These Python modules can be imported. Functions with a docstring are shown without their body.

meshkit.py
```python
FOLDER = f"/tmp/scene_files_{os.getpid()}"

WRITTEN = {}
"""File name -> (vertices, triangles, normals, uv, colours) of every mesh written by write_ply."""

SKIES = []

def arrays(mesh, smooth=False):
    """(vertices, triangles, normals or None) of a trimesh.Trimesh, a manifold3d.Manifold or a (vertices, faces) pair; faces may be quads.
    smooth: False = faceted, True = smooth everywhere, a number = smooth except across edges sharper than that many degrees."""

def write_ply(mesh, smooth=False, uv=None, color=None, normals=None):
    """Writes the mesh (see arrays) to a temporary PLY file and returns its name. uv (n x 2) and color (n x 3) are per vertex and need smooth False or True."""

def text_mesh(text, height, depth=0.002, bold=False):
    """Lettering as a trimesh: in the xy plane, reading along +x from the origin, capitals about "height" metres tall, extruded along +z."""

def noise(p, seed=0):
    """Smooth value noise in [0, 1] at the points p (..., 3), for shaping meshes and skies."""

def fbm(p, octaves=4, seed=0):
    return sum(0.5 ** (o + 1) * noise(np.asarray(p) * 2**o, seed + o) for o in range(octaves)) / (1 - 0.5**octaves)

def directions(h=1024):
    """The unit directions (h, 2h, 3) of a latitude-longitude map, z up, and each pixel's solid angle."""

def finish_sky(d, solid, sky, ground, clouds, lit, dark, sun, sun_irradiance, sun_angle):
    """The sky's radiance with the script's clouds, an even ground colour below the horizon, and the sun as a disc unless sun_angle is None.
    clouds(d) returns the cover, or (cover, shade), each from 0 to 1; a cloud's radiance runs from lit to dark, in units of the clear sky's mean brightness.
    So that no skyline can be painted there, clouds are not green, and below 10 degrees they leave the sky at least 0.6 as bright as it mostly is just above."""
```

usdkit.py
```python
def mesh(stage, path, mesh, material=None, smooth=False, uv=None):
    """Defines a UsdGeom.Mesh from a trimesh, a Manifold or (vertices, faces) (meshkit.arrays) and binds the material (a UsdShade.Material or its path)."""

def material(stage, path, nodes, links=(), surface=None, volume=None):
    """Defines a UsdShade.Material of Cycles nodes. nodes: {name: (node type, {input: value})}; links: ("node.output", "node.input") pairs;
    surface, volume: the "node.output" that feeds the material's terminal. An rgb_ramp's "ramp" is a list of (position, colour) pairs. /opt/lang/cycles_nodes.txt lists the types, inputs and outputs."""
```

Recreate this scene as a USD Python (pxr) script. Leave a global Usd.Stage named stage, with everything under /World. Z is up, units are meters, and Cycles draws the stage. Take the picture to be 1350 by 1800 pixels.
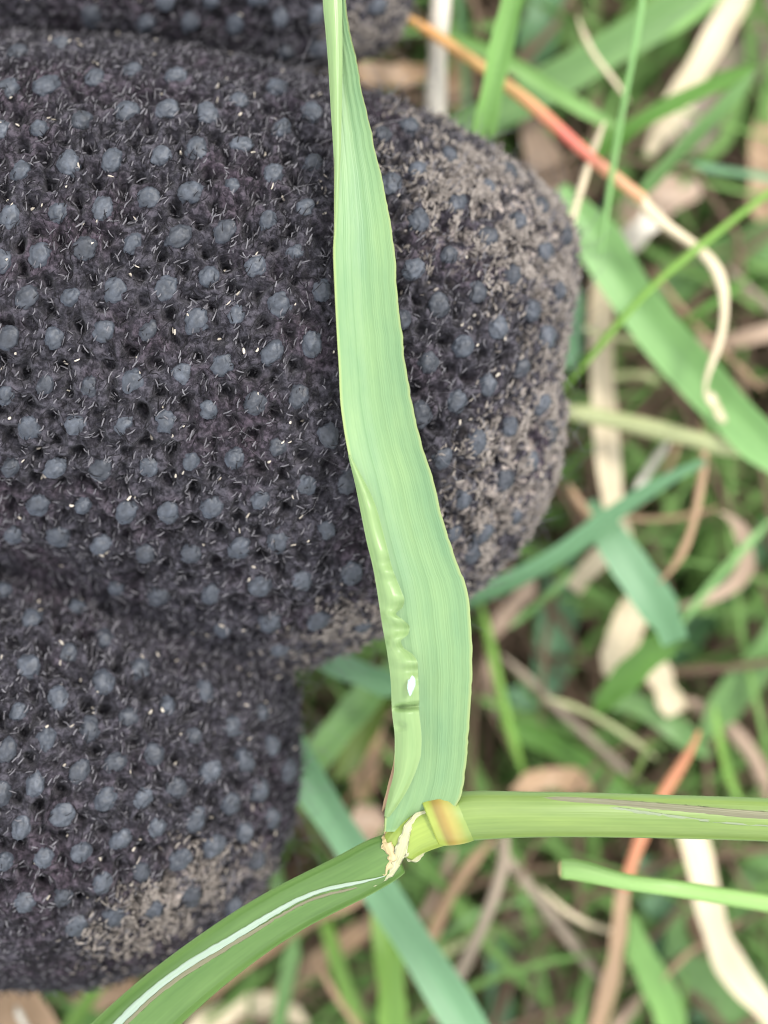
import math
import numpy as np
import trimesh
import usdkit, meshkit
from pxr import Gf, Sdf, Usd, UsdGeom, UsdLux, UsdShade
from scipy import ndimage, sparse
from scipy.interpolate import CubicSpline, PchipInterpolator
from scipy.sparse.linalg import spsolve
from PIL import Image, ImageDraw

MM = 0.001
stage = Usd.Stage.CreateInMemory()
UsdGeom.SetStageUpAxis(stage, UsdGeom.Tokens.z)
UsdGeom.SetStageMetersPerUnit(stage, 1.0)
UsdGeom.Xform.Define(stage, '/World')
UsdGeom.Scope.Define(stage, '/World/Looks')

# ------------------------------------------------------------------ camera, sky, sun, exposure
CAM_Z = 122.0                                   # mm above the soil, looking straight down
TAN = 0.2                                       # half the picture's width over the distance
cam = UsdGeom.Camera.Define(stage, '/World/camera')
cam.AddTranslateOp().Set(Gf.Vec3d(0, 0, CAM_Z * MM))
cam.CreateFocalLengthAttr(50.0)
cam.CreateHorizontalApertureAttr(20.0)
cam.CreateFocusDistanceAttr((CAM_Z - 40.6) * MM)
cam.CreateFStopAttr(15.0)
cam.CreateClippingRangeAttr(Gf.Vec2f(0.005, 200.0))
cam.CreateExposureAttr(1.28)

SUN_EL, SUN_AZ = math.radians(47), math.radians(48)      # azimuth: atan2(x, y), towards the upper right of the picture
sky = UsdLux.DomeLight.Define(stage, '/World/sky')
usdkit.material(stage, '/World/Looks/sky', {
    's': ('sky_texture', {'sky_type': 'single_scattering', 'sun_disc': False, 'sun_elevation': SUN_EL, 'sun_rotation': SUN_AZ, 'air_density': 1.0, 'aerosol_density': 2.0}),
    'tc': ('texture_coordinate', {}),
    'n': ('noise_texture', {'scale': 2.2, 'detail': 6.0, 'roughness': 0.55}),
    'r': ('rgb_ramp', {'ramp': [(0.0, (0.86, 0.86, 0.86)), (0.45, (0.93, 0.93, 0.93)), (0.65, (1, 1, 1))]}),
    'c': ('mix', {'mix_type': 'mix', 'color2': (7.6, 7.7, 7.9)}),
    'b': ('background_shader', {'strength': 0.135}),
}, [('tc.generated', 'n.vector'), ('n.fac', 'r.fac'), ('r.color', 'c.fac'), ('s.color', 'c.color1'), ('c.color', 'b.color')], surface='b.background')
UsdShade.MaterialBindingAPI.Apply(sky.GetPrim()).Bind(UsdShade.Material.Get(stage, '/World/Looks/sky'))
sun = UsdLux.DistantLight.Define(stage, '/World/sun')
sun.CreateNormalizeAttr(True)
sun.CreateIntensityAttr(0.4)
sun.CreateAngleAttr(12.0)
sun.CreateColorAttr(Gf.Vec3f(1.0, 0.96, 0.9))
sun.AddRotateXYZOp().Set(Gf.Vec3f(math.degrees(math.pi / 2 - SUN_EL), 0, math.degrees(math.pi - SUN_AZ)))

# ------------------------------------------------------------------ helpers
USED = {}


def numbered(parent, name):
    k = (parent, name)
    n = USED.get(k, 0)
    USED[k] = n + 1
    return f'{parent}/{name}' + (f'_{n:03d}' if n else '')


def tag(prim, label=None, category=None, group=None, kind=None):
    for k, v in (('label', label), ('category', category), ('group', group), ('kind', kind)):
        if v:
            prim.SetCustomDataByKey(k, v)


def thing(name, label, category, at=(0, 0, 0), group=None, kind=None):
    x = UsdGeom.Xform.Define(stage, numbered('/World', name))
    x.AddTranslateOp().Set(Gf.Vec3d(*(float(c) * MM for c in at)))
    tag(x.GetPrim(), label, category, group, kind)
    return str(x.GetPath()), np.asarray(at, float)


def put(name, v, f, mat, parent=('/World', np.zeros(3)), smooth=True, uv=None, **data):
    """One mesh (v in mm, in world place) under parent = (path, origin in mm)."""
    path, o = parent
    m = usdkit.mesh(stage, numbered(path, name), ((np.asarray(v) - o) * MM, f), L[mat], smooth=smooth, uv=uv)
    tag(m.GetPrim(), **data)
    return m


def at(px, py, z):
    """Where a point of the picture (pixels of the 1350 x 1800 photograph) lies at height z."""
    s = 2 * TAN / 1350 * (CAM_Z - z)
    return np.array([(px - 675) * s, (900 - py) * s, z])


def ppmm(z):
    return 2 * TAN / 1350 * (CAM_Z - z)          # mm per photograph pixel


def sweep(P, W, section, roll=0.0, up=(0, 0, 1), caps=True):
    """Section (closed, k x 2, in half-widths) along the points P with half-widths W. Returns v, f, uv(around, mm along)."""
    P = np.asarray(P, float)
    n, k = len(P), len(section)
    t = np.gradient(P, axis=0)
    t /= np.linalg.norm(t, axis=1, keepdims=True)
    side = np.cross(np.broadcast_to(up, P.shape), t)
    side /= np.linalg.norm(side, axis=1, keepdims=True) + 1e-9
    nor = np.cross(t, side)
    r = np.broadcast_to(roll, (n,))[:, None]
    s2 = side * np.cos(r) + nor * np.sin(r)
    n2 = -side * np.sin(r) + nor * np.cos(r)
    W = np.broadcast_to(W, (n,))
    sec = np.asarray(section)
    if sec.ndim == 2:
        sec = np.broadcast_to(sec, (n, k, 2))
    v = P[:, None] + W[:, None, None] * (sec[..., :1] * s2[:, None] + sec[..., 1:] * n2[:, None])
    along = np.concatenate([[0], np.cumsum(np.linalg.norm(np.diff(P, axis=0), axis=1))])
    uv = np.stack([np.broadcast_to(sec[..., 0] * 0.5 + 0.5, (n, k)), np.broadcast_to(along[:, None], (n, k))], -1)
    i, j = np.meshgrid(np.arange(n - 1), np.arange(k), indexing='ij')
    a, b = i * k + j, i * k + (j + 1) % k
    q = np.stack([a, b, b + k, a + k], -1).reshape(-1, 4)
    f = np.vstack([q[:, [0, 1, 2]], q[:, [0, 2, 3]]])
    if caps:
        fan = np.stack([np.zeros(k - 2, int), np.arange(2, k), np.arange(1, k - 1)], 1)
        f = np.vstack([f, fan, fan[:, ::-1] + (n - 1) * k])
    return v.reshape(-1, 3), f, uv.reshape(-1, 2)


def spline(pts, n):
    pts = np.asarray(pts, float)
    d = np.concatenate([[0], np.cumsum(np.linalg.norm(np.diff(pts[:, :2], axis=0), axis=1) ** 0.6)])
    return (CubicSpline(d, pts) if len(pts) > 2 else PchipInterpolator(d, pts))(np.linspace(0, d[-1], n))


def blade_section(v=0.25, thick=0.05, n=9, bow=0.0):
    """A grass blade: a shallow V with a midrib groove, a little thickness."""
    x = np.linspace(-1, 1, n)
    z = v * np.abs(x) ** 1.25 + bow * (1 - x * x)
    top = np.stack([x, z], 1)
    bot = np.stack([x[::-1], z[::-1] - thick * (1 - 0.7 * np.abs(x[::-1])) - 0.06 * np.exp(-(x[::-1] / 0.15) ** 2)], 1)
    return np.vstack([top, bot])[::-1]


def round_section(n=12, flat=1.0, ribs=0.0):
    a = np.arange(n) * 2 * np.pi / n
    r = 1 + ribs * np.cos(a * n / 2)
    return np.stack([r * np.cos(a), flat * r * np.sin(a)], 1)


# ------------------------------------------------------------------ materials
L = {}
R0 = np.random.default_rng(5)


def leaf_material(name, c, c2=None, edge=None, rough=0.45, trans=0.25, veins=14.0, patch=0.5, spec=0.4, run=0.05, rim=1.0):
    """Grass: long veins across u, patches stretched along v, an edge colour, some light through the blade."""
    c = np.array(c)
    c2 = np.array(c2) if c2 is not None else c * 0.72
    edge = np.array(edge) if edge is not None else c * 1.1
    nodes = {
        'uv': ('attribute', {'attribute': 'st'}),
        'map': ('mapping', {'scale': (2.5, 0.16, 1)}),
        'n': ('noise_texture', {'scale': 1.0, 'detail': 4.0, 'roughness': 0.6}),
        'r': ('rgb_ramp', {'ramp': [(0.3, tuple(c2)), (0.7, tuple(c))]}),
        'sep': ('separate_xyz', {}),
        'vm': ('mapping', {'scale': (veins, run, 1)}),
        'vn': ('noise_texture', {'scale': 1.6, 'detail': 2.0}),
        'vr': ('rgb_ramp', {'ramp': [(0.35, (0.84, 0.86, 0.84)), (0.65, (1.08, 1.06, 1.08))]}),
        'mv': ('mix', {'mix_type': 'multiply', 'fac': patch}),
        'er': ('rgb_ramp', {'ramp': [(0.0, (1, 1, 1)), (0.035 * rim, (0.6, 0.6, 0.6)), (0.075 * rim, (0, 0, 0)), (1 - 0.075 * rim, (0, 0, 0)), (1 - 0.035 * rim, (0.6, 0.6, 0.6)), (1.0, (1, 1, 1))]}),
        'em': ('mix', {'color2': tuple(edge)}),
        'bump': ('bump', {'strength': 0.35, 'distance': 0.00008}),
        'p': ('principled_bsdf', {'roughness': rough, 'specular_ior_level': spec}),
        't': ('translucent_bsdf', {}),
        'm': ('mix_closure', {'fac': trans}),
    }
    links = [('uv.vector', 'map.vector'), ('map.vector', 'n.vector'), ('n.fac', 'r.fac'), ('uv.vector', 'vm.vector'), ('vm.vector', 'vn.vector'), ('vn.fac', 'vr.fac'),
             ('r.color', 'mv.color1'), ('vr.color', 'mv.color2'), ('uv.vector', 'sep.vector'), ('sep.x', 'er.fac'), ('er.color', 'em.fac'), ('mv.color', 'em.color1'),
             ('vn.fac', 'bump.height'), ('bump.normal', 'p.normal'), ('em.color', 'p.base_color'), ('em.color', 't.color'), ('p.BSDF', 'm.closure1'), ('t.BSDF', 'm.closure2')]
    L[name] = usdkit.material(stage, f'/World/Looks/{name}', nodes, links, surface='m.closure')


def island_material(name, ramp, rough=0.6, trans=0.15):
    """Many small pieces in one mesh, each with its own tone."""
    L[name] = usdkit.material(stage, f'/World/Looks/{name}', {
        'g': ('geometry', {}),
        'r': ('rgb_ramp', {'ramp': ramp}),
        'p': ('principled_bsdf', {'roughness': rough, 'specular_ior_level': 0.3}),
        't': ('translucent_bsdf', {}),
        'm': ('mix_closure', {'fac': trans}),
    }, [('g.random_per_island', 'r.fac'), ('r.color', 'p.base_color'), ('r.color', 't.color'), ('p.BSDF', 'm.closure1'), ('t.BSDF', 'm.closure2')], surface='m.closure')


leaf_material('leaf_main', (0.205, 0.325, 0.140), (0.138, 0.255, 0.122), (0.31, 0.38, 0.15), rough=0.42, trans=0.22, veins=24, patch=0.32, run=0.006, rim=0.6)
leaf_material('leaf_under', (0.245, 0.352, 0.145), (0.175, 0.278, 0.108), (0.32, 0.41, 0.2), rough=0.35, trans=0.25, veins=6, patch=0.3)
leaf_material('green', (0.145, 0.27, 0.085), (0.10, 0.205, 0.06))
leaf_material('bright_green', (0.19, 0.36, 0.095), (0.14, 0.285, 0.07))
leaf_material('vivid_green', (0.11, 0.25, 0.04), (0.08, 0.19, 0.03))
leaf_material('blue_green', (0.15, 0.30, 0.155), (0.11, 0.235, 0.115))
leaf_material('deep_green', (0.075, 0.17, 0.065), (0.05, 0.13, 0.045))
leaf_material('pale_green', (0.22, 0.41, 0.14), (0.17, 0.33, 0.11))
leaf_material('yellow_green', (0.21, 0.37, 0.06), (0.14, 0.29, 0.05))
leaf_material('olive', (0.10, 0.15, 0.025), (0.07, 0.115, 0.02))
leaf_material('pale_straw', (0.68, 0.60, 0.43), (0.52, 0.43, 0.28), (0.55, 0.45, 0.28), rough=0.5, veins=8, trans=0.15)
leaf_material('white_straw', (0.72, 0.68, 0.60), (0.55, 0.50, 0.41), (0.5, 0.45, 0.33), rough=0.5, veins=8, trans=0.15)
leaf_material('green_straw', (0.45, 0.48, 0.25), (0.34, 0.38, 0.18), (0.45, 0.42, 0.22), veins=8)
leaf_material('tan', (0.40, 0.27, 0.165), (0.28, 0.18, 0.10), veins=8, trans=0.15)
leaf_material('pink_tan', (0.43, 0.32, 0.235), (0.29, 0.20, 0.135), veins=8, trans=0.15)
leaf_material('grey_tan', (0.31, 0.255, 0.19), (0.21, 0.165, 0.115), veins=8, trans=0.15)
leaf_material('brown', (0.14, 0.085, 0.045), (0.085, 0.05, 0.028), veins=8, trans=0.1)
leaf_material('red', (0.50, 0.175, 0.10), (0.46, 0.22, 0.11), (0.42, 0.26, 0.11), veins=6, trans=0.15)
leaf_material('orange', (0.46, 0.21, 0.07), (0.38, 0.17, 0.06), (0.28, 0.26, 0.06), veins=6, trans=0.15)
leaf_material('stem_green', (0.082, 0.155, 0.036), (0.052, 0.112, 0.022), (0.12, 0.21, 0.06), rough=0.38, trans=0.08, veins=10)
leaf_material('stem_light', (0.165, 0.235, 0.058), (0.12, 0.185, 0.045), (0.165, 0.25, 0.10), rough=0.38, trans=0.12, veins=10)
leaf_material('collar_green', (0.25, 0.32, 0.06), (0.20, 0.27, 0.05), rough=0.38, trans=0.12, veins=8)
leaf_material('purple_streak', (0.145, 0.142, 0.078), (0.11, 0.105, 0.06), (0.17, 0.25, 0.08), veins=5, trans=0.05)
leaf_material('membrane', (0.50, 0.50, 0.34), (0.38, 0.38, 0.20), (0.66, 0.62, 0.46), rough=0.45, veins=5, trans=0.3)
leaf_material('silver', (0.28, 0.35, 0.29), (0.21, 0.28, 0.20), (0.26, 0.34, 0.19), rough=0.5, veins=5, trans=0.1)
leaf_material('bloom', (0.25, 0.30, 0.19), (0.19, 0.23, 0.13), veins=5)
leaf_material('cut_green', (0.25, 0.41, 0.13), (0.20, 0.35, 0.10), (0.2, 0.36, 0.10), rough=0.4, trans=0.12, veins=8)
leaf_material('cream_brown', (0.52, 0.44, 0.25), (0.34, 0.26, 0.12), rough=0.5, veins=5, trans=0.15)
# the node: pale yellow in the middle, orange at its left and lower rim
L['node_yellow'] = usdkit.material(stage, '/World/Looks/node_yellow', {
    'uv': ('attribute', {'attribute': 'st'}), 'sep': ('separate_xyz', {}),
    'mr': ('map_range', {'from_min': 0.0, 'from_max': 1.6, 'clamp': True}),
    'r': ('rgb_ramp', {'ramp': [(0.0, (0.25, 0.32, 0.06)), (0.15, (0.24, 0.29, 0.055)), (0.27, (0.20, 0.155, 0.04)), (0.40, (0.25, 0.18, 0.045)), (0.54, (0.28, 0.245, 0.06)), (0.68, (0.24, 0.245, 0.058)), (0.84, (0.175, 0.24, 0.058)), (1.0, (0.165, 0.235, 0.058))]}),
    'n': ('noise_texture', {'scale': 900.0, 'detail': 3.0}), 'nr': ('rgb_ramp', {'ramp': [(0.3, (0.85, 0.8, 0.7)), (0.7, (1, 1, 1))]}),
    'mx': ('mix', {'mix_type': 'multiply', 'fac': 1.0}), 'tc': ('texture_coordinate', {}),
    'p': ('principled_bsdf', {'roughness': 0.4, 'specular_ior_level': 0.4})},
    [('uv.vector', 'sep.vector'), ('sep.y', 'mr.value'), ('mr.result', 'r.fac'), ('tc.object', 'n.vector'), ('n.fac', 'nr.fac'), ('r.color', 'mx.color1'), ('nr.color', 'mx.color2'), ('mx.color', 'p.base_color')], surface='p.BSDF')
island_material('thatch', [(0.0, (0.12, 0.08, 0.05)), (0.2, (0.28, 0.19, 0.12)), (0.5, (0.46, 0.35, 0.23)), (0.8, (0.60, 0.50, 0.33)), (1.0, (0.62, 0.54, 0.38))])
island_material('undergrowth', [(0.0, (0.12, 0.23, 0.055)), (0.35, (0.19, 0.33, 0.08)), (0.7, (0.25, 0.41, 0.12)), (0.88, (0.27, 0.42, 0.19)), (1.0, (0.42, 0.49, 0.16))], trans=0.25)
island_material('fuzz_dark', [(0.0, (0.006, 0.005, 0.007)), (0.4, (0.021, 0.0195, 0.026)), (0.75, (0.062, 0.057, 0.072)), (1.0, (0.16, 0.15, 0.175))], rough=0.7, trans=0.1)
island_material('fuzz_pale', [(0.0, (0.14, 0.134, 0.145)), (0.5, (0.28, 0.265, 0.275)), (0.85, (0.48, 0.45, 0.44)), (1.0, (0.68, 0.64, 0.60))], rough=0.7, trans=0.2)
island_material('dust_tan', [(0.0, (0.20, 0.175, 0.155)), (0.4, (0.42, 0.36, 0.31)), (0.8, (0.60, 0.52, 0.43)), (1.0, (0.72, 0.64, 0.54))], rough=0.85, trans=0.05)
island_material('lint_white', [(0.0, (0.45, 0.40, 0.33)), (0.5, (0.65, 0.64, 0.62)), (1.0, (0.75, 0.75, 0.78))], rough=0.5, trans=0.1)
L['soil'] = usdkit.material(stage, '/World/Looks/soil', {
    'g': ('geometry', {}), 'n': ('noise_texture', {'scale': 160.0, 'detail': 6.0, 'roughness': 0.65}), 'n2': ('noise_texture', {'scale': 12.0, 'detail': 8.0, 'roughness': 0.6}),
    'r': ('rgb_ramp', {'ramp': [(0.3, (0.05, 0.038, 0.022)), (0.55, (0.14, 0.10, 0.06)), (0.75, (0.24, 0.18, 0.11))]}),
    'r2': ('rgb_ramp', {'ramp': [(0.42, (0, 0, 0)), (0.58, (1, 1, 1))]}), 'mx': ('mix', {'color2': (0.05, 0.10, 0.022)}),
    'b': ('bump', {'strength': 0.8, 'distance': 0.002}), 'p': ('principled_bsdf', {'roughness': 0.9, 'specular_ior_level': 0.2})},
    [('g.position', 'n.vector'), ('g.position', 'n2.vector'), ('n.fac', 'r.fac'), ('n2.fac', 'r2.fac'), ('r2.color', 'mx.fac'), ('r.color', 'mx.color1'), ('mx.color', 'p.base_color'), ('n.fac', 'b.height'), ('b.normal', 'p.normal')], surface='p.BSDF')
# black knitted cotton with a purple cast, tan where the dust primvar says so
L['knit'] = usdkit.material(stage, '/World/Looks/knit', {
    'tc': ('texture_coordinate', {}), 'at': ('attribute', {'attribute': 'st'}), 'sep': ('separate_xyz', {}),
    'n': ('noise_texture', {'scale': 2600.0, 'detail': 5.0, 'roughness': 0.75}),
    'nl': ('noise_texture', {'scale': 260.0, 'detail': 3.0}),
    'r': ('rgb_ramp', {'ramp': [(0.34, (0.0045, 0.0042, 0.0058)), (0.47, (0.020, 0.0185, 0.0238)), (0.62, (0.072, 0.067, 0.081))]}),
    'rl': ('rgb_ramp', {'ramp': [(0.5, (1, 1, 1)), (0.68, (1.12, 0.93, 0.98))]}),
    'mp': ('mix', {'mix_type': 'multiply', 'fac': 1.0}),
    'nd': ('noise_texture', {'scale': 1400.0, 'detail': 4.0, 'roughness': 0.75}),
    'dr': ('rgb_ramp', {'ramp': [(0.49, (0, 0, 0)), (0.60, (1, 1, 1))]}),
    'dm': ('math', {'math_type': 'multiply'}),
    'md': ('mix', {'color2': (0.42, 0.36, 0.315)}),
    'b': ('bump', {'strength': 1.0, 'distance': 0.00016}),
    'p': ('principled_bsdf', {'roughness': 0.9, 'specular_ior_level': 0.15, 'sheen_weight': 0.06, 'sheen_roughness': 0.5})},
    [('tc.object', 'n.vector'), ('tc.object', 'nl.vector'), ('tc.object', 'nd.vector'), ('n.fac', 'r.fac'), ('nl.fac', 'rl.fac'), ('r.color', 'mp.color1'), ('rl.color', 'mp.color2'),
     ('at.vector', 'sep.vector'), ('nd.fac', 'dr.fac'), ('dr.color', 'dm.value1'), ('sep.x', 'dm.value2'), ('dm.value', 'md.fac'), ('mp.color', 'md.color1'), ('md.color', 'p.base_color'), ('n.fac', 'b.height'), ('b.normal', 'p.normal')], surface='p.BSDF')


def rubber(name, c):
    L[name] = usdkit.material(stage, f'/World/Looks/{name}', {
        'tc': ('texture_coordinate', {}), 'n': ('noise_texture', {'scale': 2600.0, 'detail': 4.0, 'roughness': 0.7}),
        'r': ('rgb_ramp', {'ramp': [(0.3, tuple(np.array(c) * 0.55)), (0.55, tuple(c)), (0.8, tuple(np.array(c) * 1.7))]}),
        'b': ('bump', {'strength': 0.6, 'distance': 0.00007}), 'p': ('principled_bsdf', {'roughness': 0.52, 'specular_ior_level': 0.4})},
        [('tc.object', 'n.vector'), ('n.fac', 'r.fac'), ('n.fac', 'b.height'), ('b.normal', 'p.normal'), ('r.color', 'p.base_color')], surface='p.BSDF')


L['red_gradient'] = usdkit.material(stage, '/World/Looks/red_gradient', {
    'uv': ('attribute', {'attribute': 'st'}), 'sep': ('separate_xyz', {}), 'mr': ('map_range', {'from_min': 0.0, 'from_max': 16.0, 'clamp': True}),
    'r': ('rgb_ramp', {'ramp': [(0.0, (0.40, 0.24, 0.06)), (0.12, (0.50, 0.235, 0.07)), (0.40, (0.42, 0.27, 0.10)), (0.55, (0.54, 0.24, 0.12)), (0.66, (0.60, 0.15, 0.115)), (0.76, (0.58, 0.17, 0.12)), (0.86, (0.50, 0.27, 0.15)), (1.0, (0.50, 0.25, 0.13))]}),
    'mp': ('mapping', {'scale': (9, 0.5, 1)}), 'n': ('noise_texture', {'scale': 1.0, 'detail': 3.0}), 'nr': ('rgb_ramp', {'ramp': [(0.3, (0.72, 0.78, 0.7)), (0.65, (1, 1, 1))]}),
    'mx': ('mix', {'mix_type': 'multiply', 'fac': 1.0}), 'p': ('principled_bsdf', {'roughness': 0.45, 'specular_ior_level': 0.4})},
    [('uv.vector', 'sep.vector'), ('sep.y', 'mr.value'), ('mr.result', 'r.fac'), ('uv.vector', 'mp.vector'), ('mp.vector', 'n.vector'), ('n.fac', 'nr.fac'), ('r.color', 'mx.color1'), ('nr.color', 'mx.color2'), ('mx.color', 'p.base_color')], surface='p.BSDF')
rubber('rubber_grey', (0.040, 0.046, 0.058))
rubber('rubber_grey_light', (0.052, 0.059, 0.073))
rubber('rubber_grey_dark', (0.031, 0.035, 0.044))
L['glint'] = usdkit.material(stage, '/World/Looks/glint', {'p': ('principled_bsdf', {'base_color': (0.32, 0.42, 0.41), 'roughness': 0.16, 'specular_ior_level': 0.6, 'subsurface_weight': 0.3, 'subsurface_scale': 0.0003})}, surface='p.BSDF')  # pale glossy colour standing in for a highlight on the leaf fold

# ------------------------------------------------------------------ ground
g = np.array([[-30, -30, 0], [30, -30, 0], [30, 30, 0], [-30, 30, 0]]) * 1000.0
put('ground', g, np.array([[0, 1, 2], [0, 2, 3]]), 'soil', smooth=False, label='dark soil far below the grass, seen only in gaps', category='ground', kind='structure')

# ------------------------------------------------------------------ undergrowth nobody could count
rng = np.random.default_rng(11)


def scatter(n, half, zlo, zhi, wlo, whi, llo, lhi, section, flatness, curl):
    vs, fs, k = [], [], 0
    for _ in range(n):
        x, y = rng.uniform(-half, half, 2)
        a = rng.uniform(0, 2 * np.pi)
        ln = rng.uniform(llo, lhi)
        z = rng.uniform(zlo, zhi)
        rise = rng.uniform(-flatness, flatness) * ln
        s = np.linspace(-0.5, 0.5, 7)
        bend = rng.normal(0, curl) * ln
        p = np.stack([x + s * ln * math.cos(a) - bend * (s * s * 4) * math.sin(a), y + s * ln * math.sin(a) + bend * (s * s * 4) * math.cos(a), np.clip(z + s * rise - 10 * curl * s * s, 0.4, zhi + 1.2)], 1)
        w = rng.uniform(wlo, whi) / 2 * np.clip(1.15 - np.abs(2 * s) ** 3, 0.12, 1)
        v, f, _ = sweep(p, w, section, roll=rng.normal(0, 0.5))
        vs.append(v); fs.append(f + k); k += len(v)
    return np.vstack(vs), np.vstack(fs)


v, f = scatter(4200, 58, 0.5, 16, 0.22, 1.0, 10, 38, round_section(5, 0.5), 0.2, 0.14)
v2, f2 = scatter(420, 36, 14, 21, 0.18, 0.6, 8, 30, round_section(5, 0.8), 0.3, 0.25)
v, f = np.vstack([v, v2]), np.vstack([f, f2 + len(v)])
put('dry_thatch', v, f, 'thatch', label='mat of brown and straw-coloured dead grass on the soil under everything', category='dead grass', kind='stuff')
v, f = scatter(1900, 58, 1, 16, 0.35, 1.45, 14, 44, blade_section(0.3, 0.06, 5), 0.3, 0.16)
v2, f2 = scatter(420, 36, 14, 21, 0.2, 0.8, 10, 34, blade_section(0.3, 0.06, 5), 0.35, 0.2)
v, f = np.vstack([v, v2]), np.vstack([f, f2 + len(v)])
put('low_grass', v, f, 'undergrowth', label='tangled low green grass growing through the dead thatch', category='grass', kind='stuff')

# ------------------------------------------------------------------ single blades and straws of the background
SEC = {'blade': blade_section(0.28, 0.05, 9), 'flat': blade_section(0.12, 0.04, 9), 'fold': blade_section(0.7, 0.06, 9), 'straw': round_section(10, 0.7, 0.03), 'round': round_section(12, 0.95)}


def strip(pts, width, z, section='blade', roll=0.0, tips=(0.25, 0.25), n=None):
    """Points in photograph pixels, width in pixels (one or one per point), z in mm (one, or start and end, or one per point)."""
    pts = np.asarray(pts, float)
    zz = np.interp(np.linspace(0, 1, len(pts)), np.linspace(0, 1, np.size(z)), np.atleast_1d(z))
    ww = np.interp(np.linspace(0, 1, len(pts)), np.linspace(0, 1, np.size(width)), np.atleast_1d(width))
    P = np.array([at(x, y, h) for (x, y), h in zip(pts, zz)])
    n = n or max(12, 7 * len(pts))
    Q = spline(np.column_stack([P, ww * [ppmm(h) for h in zz]]), n)
    s = np.linspace(0, 1, n)
    taper = np.minimum(np.interp(s, [0, 0.18, 1], [tips[0], 1, 1]), np.interp(s, [0, 0.82, 1], [1, 1, tips[1]]))
    wob = 1 + 0.05 * np.sin(s * 17 + pts[0, 0]) + (0.35 if section == 'flat' else 0.08) * (meshkit.noise(np.stack([s * 9, s * 0 + pts[0, 1] * 0.37, s * 0], 1)) - 0.5)
    lift = 0.35 * np.sin(s * 6.0 + pts[0, 1] * 0.1)
    Q[:, 2] += lift
    return sweep(Q[:, :3], Q[:, 3] / 2 * taper * wob, SEC[section], roll=roll + 0.25 * np.sin(s * 4 + pts[0, 0]))


def blade(name, category, label, pts, width, z, mat, section='blade', roll=0.0, tips=(0.25, 0.25)):
    v, f, uv = strip(pts, width, 14 + 0.60 * np.atleast_1d(z), section, roll, tips)
    o = v[np.argmin(v[:, 2])].copy()
    path = numbered('/World', name)
    m = usdkit.mesh(stage, path, ((v - o) * MM, f), L[mat], smooth=True, uv=uv)
    m.AddTranslateOp().Set(Gf.Vec3d(*(float(c) * MM for c in o)))
    tag(m.GetPrim(), label, category)
    return m


B = 'grass_shoot'
gb, st = 'grass shoot', 'straw'
# --- upper right
blade('dry_straw', st, 'wide whitish dry straw standing upright between the two upper glove fingers', [(782, -60), (770, 60), (766, 150), (760, 300)], 37, (21, 18), 'white_straw', 'straw', tips=(1, 1))
blade(B, gb, 'narrow bright green blade crossing in front of the orange-red stem at the top', [(925, -90), (893, 40), (868, 140), (845, 240), (820, 330)], 40, (28, 24), 'bright_green', 'fold', tips=(1, .8))
blade(B, gb, 'broad pale green blade running diagonally behind the orange-red stem, top right', [(1330, -60), (1180, 25), (1050, 100), (930, 170), (800, 240), (700, 300)], 66, (12, 15), 'green')
blade(B, gb, 'green blade lying just under the orange-red stem and ending at the pale thread', [(780, 55), (880, 105), (980, 165), (1095, 225)], 27, (19, 17), 'bright_green')
blade(B, gb, 'dark bluish green blade leaning behind the narrow bright blade at the top', [(1000, -80), (960, 20), (925, 120)], 66, (7, 9), 'deep_green')
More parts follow.
